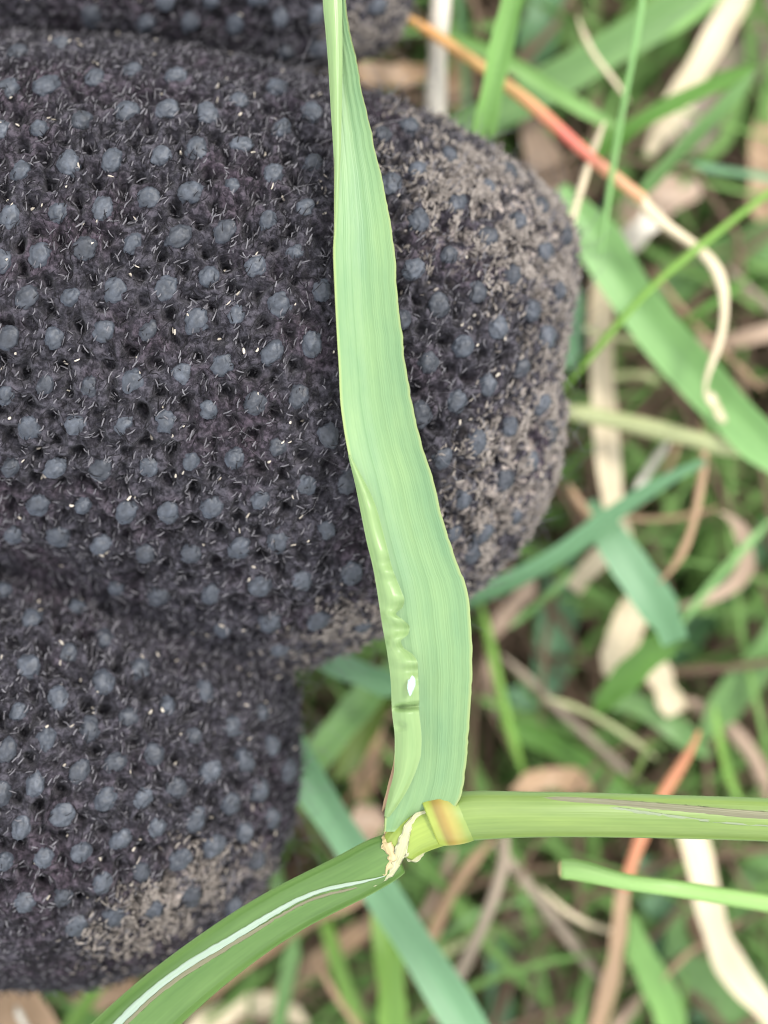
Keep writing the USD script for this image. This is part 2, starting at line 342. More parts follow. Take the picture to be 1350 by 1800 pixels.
blade('grass_thread', 'grass stalk', 'hair-thin pale green stalk hanging from the top edge across the red stem', [(1135, -60), (1115, 80), (1090, 220), (1070, 350), (1055, 450)], 11, (27, 25), 'pale_green', 'round', tips=(1, .5))
blade('dry_straw', st, 'pale dry straw lying diagonally in the top right corner', [(1340, -80), (1260, 60), (1200, 165), (1140, 270)], 50, (9, 8), 'pale_straw', 'flat')
blade('dead_leaf', 'dead leaf', 'wide greyish brown dead leaf in the top right corner', [(1420, -50), (1330, 80), (1250, 190), (1180, 290)], 72, (6, 5), 'grey_tan', 'flat')
blade(B, gb, 'vivid green bent blade below the diagonal straw, top right', [(1325, 112), (1260, 148), (1180, 190), (1090, 240), (1040, 290)], 30, (19, 17), 'vivid_green', 'fold')
blade(B, gb, 'straight dark green blade parallel to and below the vivid green bent blade', [(1325, 125), (1250, 212), (1180, 285), (1110, 360)], 26, (20, 18), 'green', 'fold')
blade('dry_straw', st, 'thin cream straw dropping from the red stem towards the glove', [(1062, 215), (1035, 290), (1003, 395), (990, 440)], 13, (23, 25), 'pale_straw', 'round')
blade('dead_leaf', 'dead leaf', 'blurred pinkish cream dead leaf behind the upper right shoulder of the glove', [(925, 200), (960, 290), (995, 370), (1010, 420)], 54, (10, 12), 'pink_tan', 'flat')
blade(B, gb, 'broad pale green blade slanting down from the glove to the right edge', [(985, 330), (1050, 425), (1130, 545), (1230, 660), (1320, 760), (1430, 860)], 80, (17, 21), 'pale_green', roll=0.15)
blade('grass_thread', 'grass stalk', 'thin yellow-green stalk crossing the broad slanting blade on the right', [(1420, 290), (1330, 355), (1240, 425), (1140, 510), (1060, 600), (985, 690)], 13, (24, 22), 'yellow_green', 'round')
blade('dead_leaf', 'dead leaf', 'crumpled brown dead leaf under the pale bent tip of the red stem', [(1230, 300), (1180, 340), (1120, 380), (1085, 430)], 70, (7, 8), 'pink_tan', 'flat')
blade('dead_leaf', 'dead leaf', 'torn cream dead leaf under the joint where the red stem turns pale', [(1160, 370), (1120, 410), (1080, 450)], 40, (11, 10), 'white_straw', 'flat')
blade('dead_leaf', 'dead leaf', 'tan dead leaf at the right edge near the top', [(1370, 170), (1345, 280), (1350, 400)], 60, (7, 8), 'tan', 'flat')
blade(B, gb, 'broad shaded green blade at the right edge above the tan bar', [(1400, 380), (1310, 440), (1230, 470), (1150, 560)], 70, (8, 6), 'green')
blade('grass_thread', 'grass stalk', 'short thin green stalk touching the curved pale straw on the right', [(1330, 475), (1260, 530), (1180, 578)], 14, (13, 12), 'vivid_green', 'round')
blade('dry_straw', st, 'short brownish straw beside the bend of the curved pale straw', [(1280, 470), (1330, 520), (1390, 580)], 16, (10, 9), 'grey_tan', 'round')
blade('dead_leaf', 'dead leaf', 'pinkish tan dead blade sticking in from the right edge below the curved straw', [(1420, 560), (1330, 590), (1260, 603), (1200, 600)], 28, (12, 10), 'pink_tan', 'flat')
# --- right middle
blade('dry_straw', st, 'thick cream straw standing upright right of the middle glove finger', [(1063, 480), (1058, 590), (1062, 720), (1072, 850), (1090, 950), (1125, 1060)], (46, 40, 44), (14, 13), 'pale_straw', 'flat', tips=(.8, .8))
blade('dry_straw', st, 'pale greenish straw lying across the thick upright cream straw', [(960, 722), (1040, 730), (1140, 752), (1240, 778), (1330, 800)], 32, (17, 18), 'green_straw', 'straw')
blade('grass_thread', 'grass stalk', 'short yellowish stalk above the pale greenish lying straw', [(1070, 666), (1120, 660), (1165, 675)], 14, (10, 9), 'green_straw', 'round')
blade('dry_straw', st, 'thin tan straw curving down from the lying straw to the folded leaf', [(1232, 735), (1238, 800), (1225, 880), (1205, 955), (1160, 1025)], 15, (18, 20), 'tan', 'round')
blade('dry_straw', st, 'short silvery straw slanting beside the thick upright straw', [(1175, 775), (1145, 820), (1110, 870)], 15, (14, 13), 'white_straw', 'straw')
blade('dry_straw', st, 'thin tan straw paired with the short silvery straw', [(1190, 760), (1170, 830), (1115, 895)], 11, (12, 11), 'tan', 'round')
blade(B, gb, 'bluish green blade running from the glove up to the lying straw', [(790, 1070), (880, 1030), (980, 975), (1060, 915), (1130, 865), (1240, 810)], (30, 34, 26), (18, 20), 'blue_green', 'fold', tips=(.9, .5))
blade('dry_straw', st, 'tiny ochre straw tip beside the dusty lower right of the glove', [(1000, 850), (1025, 895), (1050, 925)], 16, (18, 16), 'tan', 'round')
blade('dry_straw', st, 'short cream straw stub poking out left of the folded leaf', [(1085, 940), (1050, 985), (1005, 1035)], 36, (15, 15), 'pale_straw', 'flat', tips=(1, 1))
blade('dead_leaf', 'dead leaf', 'pale cream dead leaf showing behind the inner side of the folded leaf', [(1130, 1040), (1100, 1110), (1070, 1190)], 62, (14, 13), 'pale_straw', 'flat')
blade('dry_straw', st, 'wide bright cream straw below the fold of the folded leaf', [(1130, 1130), (1160, 1190), (1190, 1255)], 44, (13, 13), 'pale_straw', 'flat', tips=(1, .8))
blade('dry_straw', st, 'pinkish hook-shaped dry straw on the right', [(1262, 900), (1308, 945), (1310, 1005), (1262, 1045), (1185, 1068)], (12, 25, 30, 25, 14), (16, 14), 'pink_tan', 'flat')
blade(B, gb, 'green blade rising diagonally at the right edge below the pink hook', [(1430, 1010), (1360, 1125), (1300, 1210), (1235, 1300)], 60, (13, 11), 'green')
blade(B, gb, 'long shaded green blade behind the pink hook', [(1400, 860), (1320, 980), (1240, 1080), (1180, 1190)], 46, (7, 5), 'deep_green')
blade('dead_leaf', 'dead leaf', 'pink-brown dead blade under the lower right edge of the glove', [(940, 1020), (900, 1070), (855, 1130)], 30, (12, 11), 'pink_tan', 'flat')
blade('dry_straw', st, 'blurred grey-pink straw right beside the wide base of the leaf', [(848, 1120), (852, 1190), (872, 1260)], 24, (9, 8), 'pink_tan', 'straw')
blade('grass_thread', 'grass stalk', 'thin bright green stalk curving down right of the leaf', [(838, 1040), (868, 1160), (890, 1260), (925, 1370)], 17, (14, 12), 'yellow_green', 'round')
blade('dry_straw', st, 'thin grey-tan straw slanting from the leaf towards the orange stalk', [(880, 1150), (960, 1225), (1060, 1320), (1120, 1370)], 15, (12, 11), 'grey_tan', 'round')
blade(B, gb, 'wide bluish leaf in the shade left of the folded leaf', [(1000, 960), (985, 1060), (970, 1150), (960, 1230)], 66, (7, 7), 'blue_green')
blade(B, gb, 'arched green blade between the folded leaf and the stem', [(1040, 1230), (1110, 1235), (1180, 1275), (1250, 1330)], 40, (12, 11), 'green')
blade(B, gb, 'green blade arching above the light stem right of its yellow ring', [(880, 1270), (960, 1300), (1050, 1360), (1120, 1420)], 44, (10, 8), 'vivid_green')
blade('dry_straw', st, 'pinkish tan straw arching at the right above the stem', [(1200, 1230), (1270, 1270), (1325, 1335), (1350, 1420)], 26, (10, 9), 'pink_tan', 'straw')
blade('dead_leaf', 'dead leaf', 'tan dead leaf peeping over the stem just right of the yellow ring', [(900, 1392), (960, 1370), (1040, 1385)], 40, (12, 12), 'tan', 'flat')
blade(B, gb, 'short bluish blade beside the right edge of the wide leaf base', [(850, 1240), (905, 1230), (960, 1210)], 46, (8, 7), 'blue_green')
# --- bottom
blade(B, gb, 'long bluish green blade slanting from the glove under the stem to the bottom edge', [(490, 1270), (545, 1375), (620, 1490), (700, 1615), (780, 1740), (860, 1870)], (66, 62, 74), (21, 22), 'blue_green', roll=-0.1, tips=(.9, .9))
blade(B, gb, 'upright yellow-green blade left of the long bluish blade at the bottom', [(668, 1560), (680, 1660), (688, 1760), (692, 1870)], 48, (15, 17), 'yellow_green')
blade('dry_straw', st, 'wide tan straw lying along the lower side of the dark stem', [(690, 1520), (560, 1600), (420, 1690), (300, 1790)], 48, (14, 13), 'tan', 'flat')
blade('dead_leaf', 'dead leaf', 'tan dead leaf below the middle of the dark stem', [(700, 1580), (600, 1660), (500, 1740), (420, 1810)], 40, (9, 8), 'tan', 'flat')
blade('dead_leaf', 'dead leaf', 'cream dead leaf at the bottom edge under the dark stem', [(320, 1830), (400, 1780), (470, 1770), (540, 1800)], 50, (10, 9), 'pale_straw', 'flat')
blade('dead_leaf', 'dead leaf', 'wide buff dead leaf in the bottom left corner below the glove', [(-60, 1690), (10, 1750), (40, 1820), (60, 1900)], 110, (20, 18), 'tan', 'flat', tips=(.8, .9))
blade('dry_straw', st, 'small white straw sliver on the buff leaf in the bottom left corner', [(30, 1765), (42, 1800), (50, 1850)], 14, (20.5, 19.5), 'white_straw', 'straw')
blade(B, gb, 'short green blade beside the buff leaf at the bottom left', [(190, 1715), (150, 1765), (100, 1840)], 24, (16, 14), 'yellow_green')
blade(B, gb, 'shaded green blade at the bottom left between buff leaf and dark stem', [(90, 1700), (140, 1760), (180, 1840)], 60, (8, 8), 'vivid_green')
blade('dead_leaf', 'dead leaf', 'small tan dead leaf under the glove near the dark stem, bottom left', [(120, 1750), (180, 1755), (240, 1725)], 36, (11, 10), 'tan', 'flat')
blade('dry_straw', st, 'pinkish thin straw right of the long bluish blade, below the ligule', [(870, 1470), (810, 1545), (765, 1630), (730, 1720)], 22, (14, 12), 'tan', 'straw')
blade('dry_straw', st, 'grey-beige straw hanging below the yellow ring of the stem', [(888, 1440), (880, 1530), (850, 1620), (805, 1720), (760, 1800)], (22, 22, 24), (19, 16), 'grey_tan', 'straw')
blade('dry_straw', st, 'thin pink straw left of the grey-beige hanging straw', [(800, 1490), (765, 1570), (725, 1640)], 18, (11, 10), 'pink_tan', 'round')
blade('dry_straw', st, 'brownish straw slanting right from below the stem to the orange stalk', [(870, 1480), (930, 1560), (995, 1640), (1060, 1735)], 20, (14, 12), 'grey_tan', 'straw')
blade('dry_straw', st, 'olive tan straw lying level below the brownish slanting straw', [(740, 1700), (830, 1650), (930, 1625), (1010, 1600)], 16, (9, 8), 'green_straw', 'straw')
blade(B, gb, 'green blade running under the stem left of the hanging straws', [(860, 1470), (780, 1520), (700, 1575), (630, 1650)], 38, (9, 8), 'green')
blade(B, gb, 'thin green blade at the bottom left of the yellow-green blade', [(560, 1560), (585, 1660), (615, 1760), (640, 1850)], 26, (11, 11), 'yellow_green')
blade(B, gb, 'narrow green blade rising from the bottom edge under the dark stem', [(520, 1640), (505, 1720), (485, 1840)], 28, (14, 13), 'green')
blade(B, gb, 'small green blade between the glove and the dark stem', [(470, 1480), (490, 1550), (510, 1620)], 24, (15, 14), 'green')
blade(B, gb, 'bright green blade curving to the bottom edge right of the orange stalk', [(1085, 1570), (1115, 1660), (1160, 1740), (1190, 1860)], (40, 52, 60), (15, 14), 'bright_green')
blade(B, gb, 'broad green blade in the bottom right corner beside the thick pale straw', [(1180, 1600), (1250, 1700), (1330, 1790), (1400, 1870)], 120, (9, 9), 'green')
blade(B, gb, 'bluish green blade behind the cut stem at the lower right', [(1110, 1500), (1160, 1590), (1185, 1680), (1240, 1800)], 66, (7, 7), 'blue_green')
blade('dry_straw', st, 'thick pale straw bending down through the lower right corner', [(1205, 1440), (1230, 1520), (1252, 1620), (1290, 1705), (1350, 1775), (1430, 1850)], (52, 48, 56), (15, 16), 'pale_straw', 'flat', tips=(1, 1))
blade('dry_straw', st, 'shaded brown straw just left of the thick pale straw', [(1165, 1470), (1205, 1570), (1235, 1680)], 34, (9, 8), 'brown', 'straw')
blade('dead_leaf', 'dead leaf', 'grey-green withered blade in the shade at the bottom middle', [(900, 1600), (935, 1700), (955, 1820)], 44, (6, 6), 'grey_tan', 'flat')
blade(B, gb, 'blurred bluish blade at the bottom between the straws', [(860, 1620), (880, 1720), (870, 1840)], 44, (7, 6), 'blue_green')
blade('dry_straw', st, 'pale straw stub at the bottom edge left of the bright curving blade', [(1130, 1750), (1080, 1800), (1030, 1850)], 24, (10, 10), 'pink_tan', 'straw')
blade(B, gb, 'shaded green blade at the right edge below the light stem', [(1400, 1480), (1320, 1560), (1290, 1640)], 60, (9, 8), 'green')
# --- the gap between the two lower fingers, left of the leaf
blade(B, gb, 'green blade slanting out from between the lower glove fingers', [(700, 1160), (620, 1250), (560, 1320), (490, 1400)], 56, (19, 17), 'green')
blade(B, gb, 'olive blade in the gap between glove and leaf', [(680, 1210), (640, 1290), (590, 1370)], 42, (15, 14), 'olive')
blade('dead_leaf', 'dead leaf', 'buff dead leaf in the gap between glove and leaf', [(665, 1250), (645, 1330), (640, 1410)], (24, 46, 40), (13, 12), 'tan', 'flat')
blade('dead_leaf', 'dead leaf', 'rounded pale pink dead leaf end resting behind the dark stem', [(665, 1420), (640, 1455), (625, 1500)], 56, (17, 16), 'pink_tan', 'flat')
blade(B, gb, 'short bluish blade crossing just below the middle glove finger', [(720, 1215), (650, 1190), (580, 1160), (530, 1130)], 46, (22, 22), 'blue_green')
blade('dead_leaf', 'dead leaf', 'ochre dead blade in the dark gap under the top glove finger', [(600, 130), (680, 132), (770, 120)], 40, (14, 14), 'tan', 'flat')
blade('dead_leaf', 'dead leaf', 'brown dead blade in the shade beside the upright white straw', [(850, 70), (810, 130), (790, 200)], 44, (8, 7), 'tan', 'flat')
blade(B, gb, 'bright small green blade touching the right end of the middle glove finger', [(1012, 500), (1012, 570), (1000, 650)], 30, (17, 16), 'blue_green')

# --- fine single shoots and straws
for name, cat, label, pts, w, z, mat, sec_ in (
        (B, gb, 'thin bluish shoot lying level across the right edge below the bent vivid blade', [(1215, 285), (1290, 303), (1375, 320)], 14, 15, 'blue_green', 'blade'),
        (B, gb, 'thin olive shoot leaning beside the upper tip of the thin orange stalk', [(1152, 1298), (1125, 1340), (1095, 1388)], 12, 18, 'olive', 'blade'),
        ('dry_straw', st, 'fine yellowish straw crossing the thick upright cream straw near its top', [(990, 565), (1060, 588), (1140, 600)], 9, 16, 'green_straw', 'round'),
        ('dry_straw', st, 'fine tan straw running level from the thick upright straw to the pink hook', [(1082, 905), (1160, 912), (1265, 890)], 9, 15, 'tan', 'round'),
        ('dry_straw', st, 'fine pale straw lying just below the folded leaf', [(960, 1228), (1050, 1262), (1155, 1335)], 10, 15, 'green_straw', 'round'),
        (B, gb, 'slender green shoot between the cream straw stub and the glove', [(895, 1105), (955, 1055), (1012, 1000)], 12, 17, 'green', 'blade'),
        (B, gb, 'slender yellow-green shoot rising from behind the light stem near the right edge', [(1310, 1420), (1272, 1330), (1256, 1240)], 14, 16, 'yellow_green', 'blade'),
        ('dry_straw', st, 'fine tan straw lying across the broad blade in the lower right corner', [(1165, 1722), (1230, 1664), (1300, 1615)], 10, 15, 'tan', 'round'),
        (B, gb, 'slender green shoot crossing behind the grey-beige hanging straw', [(770, 1650), (850, 1604), (940, 1578)], 13, 14, 'green', 'blade'),
        ('dry_straw', st, 'fine cream straw under the blunt end of the cut stem', [(950, 1562), (1025, 1618), (1110, 1645)], 10, 15, 'pale_straw', 'round'),
        (B, gb, 'slender bright shoot above the diagonal straw in the top right corner', [(1165, 70), (1232, 18), (1310, -60)], 14, 15, 'bright_green', 'blade'),
        ('dry_straw', st, 'fine straw crossing the broad pale green blade at the top', [(1015, 30), (1052, 105), (1105, 180)], 9, 19, 'pale_straw', 'round'),
        (B, gb, 'slender shaded shoot right beside the upright white straw', [(800, -60), (815, 90), (822, 215)], 14, 13, 'deep_green', 'blade'),
        ('dry_straw', st, 'fine ochre straw at the bottom edge left of the upright yellow-green blade', [(555, 1690), (600, 1762), (660, 1850)], 11, 16, 'tan', 'round'),
        ('dry_straw', st, 'fine brown stalk in the gap between the leaf base and the glove', [(585, 1440), (635, 1368), (690, 1300)], 9, 16, 'brown', 'round'),
        (B, gb, 'slender pale shoot crossing over the pink hook', [(1195, 1105), (1270, 1005), (1360, 910)], 13, 17, 'pale_green', 'blade'),
        ('dry_straw', st, 'fine tan straw along the upper side of the broad slanting blade on the right', [(1145, 470), (1232, 580), (1345, 690)], 10, 13, 'tan', 'round')):
    blade(name, cat, label, pts, w, (z, z - 1), mat, sec_)

# --- stems with two clearly different lengths
t = thing('dry_grass_stem', 'orange-red grass stem slanting through the upper right, its end pale and bent', 'grass stem', at(1130, 350, 22))
a = [(690, 22), (760, 58), (850, 118), (930, 178), (1000, 243), (1065, 302), (1130, 352)]
v, f, uv = strip(a, (18, 20, 22, 22, 22, 21, 21), (27, 28), 'straw', tips=(.7, 1)); put('coloured_length', v, f, 'red_gradient', t, uv=uv, label='orange to red upper length')
v, f, uv = strip([(1126, 348), (1180, 400), (1240, 446), (1266, 490), (1272, 545), (1260, 610), (1240, 670), (1248, 712)], (24, 20, 18, 21, 16, 13, 10, 8), (28, 27), 'straw', tips=(.9, .5)); put('pale_end', v, f, 'pale_straw', t, uv=uv, label='pale bent end')
v, f, uv = strip([(1240, 690), (1256, 712), (1276, 742)], 17, (26.9, 26.2), 'flat', tips=(.5, .3)); put('husk', v, f, 'pale_straw', t, uv=uv)
t = thing('dry_grass_stem', 'thin orange stalk rising behind the light stem and the cut stem at the lower right', 'grass stem', at(1085, 1620, 18))
v, f, uv = strip([(1228, 1285), (1200, 1345), (1150, 1425), (1118, 1490), (1096, 1560)], (14, 24, 22), (26, 25), 'straw', tips=(.5, 1)); put('upper_length', v, f, 'red', t, uv=uv, label='orange-red upper length')
v, f, uv = strip([(1097, 1555), (1086, 1640), (1072, 1720), (1045, 1830)], (24, 30, 28), (25, 22), 'flat', tips=(1, 1)); put('lower_length', v, f, 'tan', t, uv=uv, label='pale tan lower length')
v, f, uv = strip([(1104, 1560), (1096, 1650), (1082, 1740), (1060, 1840)], 15, (24.6, 21.6), 'flat', tips=(.4, 1)); put('sheath_edge', v, f, 'olive', t, uv=uv)
t = thing('folded_leaf', 'green grass leaf folded back on itself right of the glove', 'grass leaf', at(1180, 1110, 18))
v, f, uv = strip([(1040, 880), (1075, 950), (1120, 1015), (1160, 1070), (1188, 1130)], (30, 62, 66, 66, 50), (24, 27), 'flat', tips=(.5, .8)); put('upper_limb', v, f, 'blue_green', t, uv=uv)
v, f, uv = strip([(1192, 1105), (1150, 1145), (1095, 1195), (1045, 1260)], (48, 56, 50, 24), (26.2, 22), 'flat', tips=(.9, .4)); put('folded_limb', v, f, 'vivid_green', t, uv=uv, label='darker limb folded back')
t = thing('cut_stem', 'light green grass stem with a blunt cut end at the lower right', 'grass stem', at(985, 1525, 36))
P = spline([np.append(at(x, y, z), w) for x, y, z, w in ((986, 1527, 36, 36), (1030, 1533, 36, 35), (1090, 1548, 36, 29), (1180, 1561, 36, 29), (1270, 1575, 35, 30), (1350, 1588, 34, 31), (1500, 1610, 30, 31), (1750, 1640, 10, 31))], 70)
v, f, uv = sweep(P[:, :3], P[:, 3] * ppmm(36) / 2, round_section(18, 0.95, 0.02)); put('stem', v, f, 'cut_green', t, uv=uv)
rr = np.random.default_rng(2)
cv = trimesh.creation.icosphere(3, 1.0)
cvv = np.array(cv.vertices) * [0.16, 0.40, 0.38]
cvv *= (1 + 0.12 * (meshkit.noise(np.array(cv.vertices) * 3 + 7) - 0.5))[:, None]
put('cut_end', cvv + at(987, 1527, 36), np.array(cv.faces), 'cream_brown', t, uv=np.array(cv.vertices)[:, :2] * 0.3 + 0.5, label='brownish dried cut end')

# ------------------------------------------------------------------ the glove: three fingers, one continuous knitted surface
H = 0.2
GX, GY, GZ = np.arange(-34, 18, H), np.arange(-27, 29, H), np.arange(14, 44, H)
FINGERS = [   # outline in photograph pixels, height of its axis, flattening
    dict(z=31.9, k=0.70, p=[(-700, 20), (-300, 30), (0, 62), (200, 78), (400, 105), (540, 132), (640, 160), (730, 192), (810, 228), (880, 275), (945, 325), (990, 370), (1012, 430), (1010, 500), (1000, 570),
                            (988, 650), (990, 730), (984, 800), (962, 880), (920, 955), (868, 1008), (806, 1056), (738, 1088), (668, 1114), (600, 1142), (520, 1168), (430, 1146), (300, 1098), (150, 1035), (0, 990), (-300, 950), (-700, 930)]),
    dict(z=31.2, k=0.85, p=[(-700, 900), (-300, 920), (0, 960), (150, 1005), (300, 1066), (430, 1120), (510, 1176), (528, 1240), (532, 1320), (520, 1400), (500, 1480), (468, 1550), (420, 1610), (350, 1660),
                            (250, 1700), (120, 1722), (0, 1722), (-300, 1740), (-700, 1760)]),
    dict(z=29.5, k=0.75, p=[(-700, -330), (-300, -330), (100, -320), (400, -290), (600, -220), (700, -130), (726, -40), (712, 30), (680, 75), (630, 100), (560, 118), (450, 118), (300, 105), (100, 88), (-300, 80), (-700, 70)]),
]


def inflate(poly, z):
    s = ppmm(z)
    q = np.array([((px - 675) * s, (900 - py) * s) for px, py in poly])
    d = np.concatenate([[0], np.cumsum(np.linalg.norm(np.diff(np.vstack([q, q[:1]]), axis=0), axis=1))])
    q = PchipInterpolator(d, np.vstack([q, q[:1]]))(np.linspace(0, d[-1], 500))
    im = Image.new('L', (len(GX), len(GY)))
    ImageDraw.Draw(im).polygon([((x - GX[0]) / H, (y - GY[0]) / H) for x, y in q], fill=1)
    inside = np.array(im) > 0
    idx = -np.ones(inside.shape, int)
    idx[inside] = np.arange(inside.sum())
    ys, xs = np.nonzero(inside)
    n = len(ys)
    rows, cols = [np.arange(n)], [np.arange(n)]
    vals = [np.full(n, 4.0)]
    for dy, dx in ((0, 1), (0, -1), (1, 0), (-1, 0)):
        yy, xx = ys + dy, xs + dx
        out = (xx < 0) | (xx >= inside.shape[1]) | (yy < 0) | (yy >= inside.shape[0])
        yy, xx = np.clip(yy, 0, inside.shape[0] - 1), np.clip(xx, 0, inside.shape[1] - 1)
        nb = np.where(out, np.arange(n), idx[yy, xx])         # beyond the grid: the finger goes on
        ok = nb >= 0
        rows.append(np.arange(n)[ok]); cols.append(nb[ok]); vals.append(np.full(ok.sum(), -1.0))
    A = sparse.csr_matrix((np.concatenate(vals), (np.concatenate(rows), np.concatenate(cols))), shape=(n, n))
    u = np.zeros(inside.shape)
    u[inside] = spsolve(A.tocsc(), np.full(n, H * H))
    w = math.sqrt(2 * np.quantile(u[inside], 0.995))
    rho = np.sqrt(np.maximum(w * w - 2 * u, 0))
    out = ndimage.distance_transform_edt(~inside) * H
    return np.where(inside, rho, w + out), w


fields = []
for F in FINGERS:
    rho, w = inflate(F['p'], F['z'])
    zz = (GZ - F['z']) / F['k']
    fields.append((np.sqrt(rho[:, :, None] ** 2 + zz[None, None, :] ** 2) - w).astype(np.float32))
kk = 0.36                                          # soft union: the crease between the fingers
D = -kk * np.log(sum(np.exp(-np.clip(x, -30, 30) / kk) for x in fields))
D = ndimage.gaussian_filter(D, 0.8)
D[:, 0, :] = np.maximum(D[:, 0, :], 0.1)           # closed where it leaves the grid, far outside the frame


def surface_nets(D, org, h):
    S = D < 0
    c = [S[a:S.shape[0] - 1 + a, b:S.shape[1] - 1 + b, d:S.shape[2] - 1 + d] for a in (0, 1) for b in (0, 1) for d in (0, 1)]
    tot = sum(x.astype(np.int8) for x in c)
    cell = np.argwhere((tot > 0) & (tot < 8))
    idx = -np.ones(tot.shape, int)
    idx[tuple(cell.T)] = np.arange(len(cell))
    acc, cnt = np.zeros((len(cell), 3)), np.zeros(len(cell))
    corners = np.array([(a, b, d) for a in (0, 1) for b in (0, 1) for d in (0, 1)])
    for i in range(8):
        for j in range(i + 1, 8):
            if np.abs(corners[i] - corners[j]).sum() != 1:
                continue
            A, Bc = cell + corners[i], cell + corners[j]
            da, db = D[tuple(A.T)], D[tuple(Bc.T)]
            x = (da < 0) != (db < 0)
            tt = (da / np.where(da == db, 1, da - db))[:, None]
            acc += np.where(x[:, None], A + tt * (Bc - A), 0)
            cnt += x
    v = acc / cnt[:, None]
    faces = []
    for ax in range(3):
        sl0, sl1 = [slice(None)] * 3, [slice(None)] * 3
        sl0[ax], sl1[ax] = slice(0, -1), slice(1, None)
        a0, a1 = S[tuple(sl0)], S[tuple(sl1)]
        o1, o2 = [(1, 2), (2, 0), (0, 1)][ax]
        e = np.argwhere(a0 != a1)
        e = e[(e[:, o1] > 0) & (e[:, o2] > 0) & (e[:, o1] < D.shape[o1] - 1) & (e[:, o2] < D.shape[o2] - 1)]
        d1, d2 = np.eye(3, dtype=int)[o1], np.eye(3, dtype=int)[o2]
        q = np.stack([idx[tuple((e - a - b).T)] for a, b in ((0 * d1, 0 * d2), (d1, 0 * d2), (d1, d2), (0 * d1, d2))], 1)
        flip = ~a0[tuple(e.T)]
        q[flip] = q[flip][:, ::-1]
        faces.append(q)
    q = np.vstack(faces)
    q = q[(q >= 0).all(1)]
    return v[:, [1, 0, 2]] * h + org, np.vstack([q[:, [0, 1, 2]], q[:, [0, 2, 3]]])[:, ::-1]


gv, gf = surface_nets(D, np.array([GX[0], GY[0], GZ[0]]), H)
gm = trimesh.Trimesh(gv, gf, process=False)
if gm.volume < 0:
    gf = gf[:, ::-1]
    gm = trimesh.Trimesh(gv, gf, process=False)
trimesh.smoothing.filter_taubin(gm, iterations=6)
gv = np.array(gm.vertices)


def project(v):
    s = 1 / (2 * TAN / 1350 * (CAM_Z - v[:, 2]))
    return np.stack([675 + v[:, 0] * s, 900 - v[:, 1] * s], 1)


pp = project(gv)
front = (np.array(gm.vertex_normals)[:, 2] > -0.25) & (pp[:, 0] > -90) & (pp[:, 0] < 1100) & (pp[:, 1] > -90) & (pp[:, 1] < 1850)
gv, gf = trimesh.remesh.subdivide(gv, gf, face_index=np.nonzero(front[gf].all(1))[0])
gm = trimesh.Trimesh(gv, gf, process=False)
gv, gn = np.array(gm.vertices), np.array(gm.vertex_normals)
pp = project(gv)

# where the grip dots are printed, read row by row (pixels)
Z1 = [(310, 60), (490, 80), (640, 80), (800, 85), (955, 65), (1070, 50), (560, 5), (720, 0), (880, -10), (970, 178), (1085, 165), (65, 180), (210, 155), (160, 290), (30, 300), (320, 265), (455, 240), (600, 260), (285, 410), (430, 375), (565, 370), (705, 380),
      (815, 345), (940, 300), (1055, 380), (135, 435), (5, 440), (240, 555), (385, 540), (545, 525), (675, 505), (820, 490), (950, 435), (75, 580), (195, 715), (350, 705), (510, 670), (650, 645), (790, 635), (935, 590),
      (1060, 550), (45, 735), (145, 860), (300, 840), (455, 825), (610, 800), (765, 780), (910, 745), (1040, 705), (10, 880), (100, 1015), (250, 1010), (400, 985), (565, 970), (715, 940), (870, 900), (1010, 860), (30, 1150),
      (190, 1150), (350, 1130), (515, 1120), (670, 1095), (810, 1065), (955, 1030), (1100, 990)]
Z3 = [(15, 185), (155, 160), (305, 155), (455, 140), (620, 115), (760, 85), (925, 50), (1060, 15), (100, 300), (250, 285), (415, 290), (565, 275), (710, 235), (865, 215), (1020, 190), (35, 430), (185, 430), (340, 435), (500, 425),
      (650, 410), (805, 400), (945, 365), (1110, 330), (125, 555), (280, 560), (425, 580), (570, 580), (720, 565), (890, 540), (1040, 490), (1180, 480), (50, 655), (200, 660), (340, 690), (490, 720), (645, 720), (810, 700),
      (945, 680), (1110, 640), (395, 830), (535, 860), (710, 855), (875, 830), (1030, 810), (1190, 790), (10, 845), (110, 940), (260, 900), (360, 1010), (760, 970), (915, 950), (1080, 940), (1230, 960), (235, 1055), (100, 1100), (480, 1110), (345, 1150), (945, 1040)]
Z5 = [(200, 45), (350, 10), (565, 75), (700, 30), (885, 100), (60, 90), (305, 155), (435, 110), (165, 190), (30, 220), (660, 180), (525, 240), (785, 150), (920, 210), (275, 300), (400, 270), (720, 300), (830, 260), (975, 300),
      (125, 340), (605, 355), (490, 385), (880, 365), (780, 410), (360, 400), (5, 370), (215, 450), (75, 495), (665, 465), (920, 460), (535, 490), (415, 530), (830, 510), (280, 570), (725, 555), (150, 600), (20, 610), (870, 600),
      (610, 600), (480, 640), (345, 680), (650, 725), (215, 725), (790, 760), (85, 745), (520, 770), (390, 790), (265, 820)]
Z2 = [(130, 430), (45, 460), (70, 620), (165, 580), (265, 530), (395, 640), (300, 690), (165, 750), (465, 580), (580, 700), (500, 750), (400, 805), (275, 870), (155, 910), (590, 850), (660, 800), (485, 930), (365, 985), (240, 1035),
      (550, 1050), (440, 1110), (640, 985), (600, 1140), (25, 25), (85, 10), (20, 780), (40, 940), (110, 1080), (-20, 560)]
Z4 = [(320, 20), (200, 75), (590, 10), (515, 85), (400, 150), (295, 210), (180, 245), (580, 215), (475, 290), (365, 345), (245, 395), (605, 310), (545, 400), (455, 475), (315, 540), (490, 590), (570, 480), (385, 640), (340, 720),
      (420, 705), (60, 60), (90, 200), (120, 330), (150, 460), (200, 560), (280, 650)]
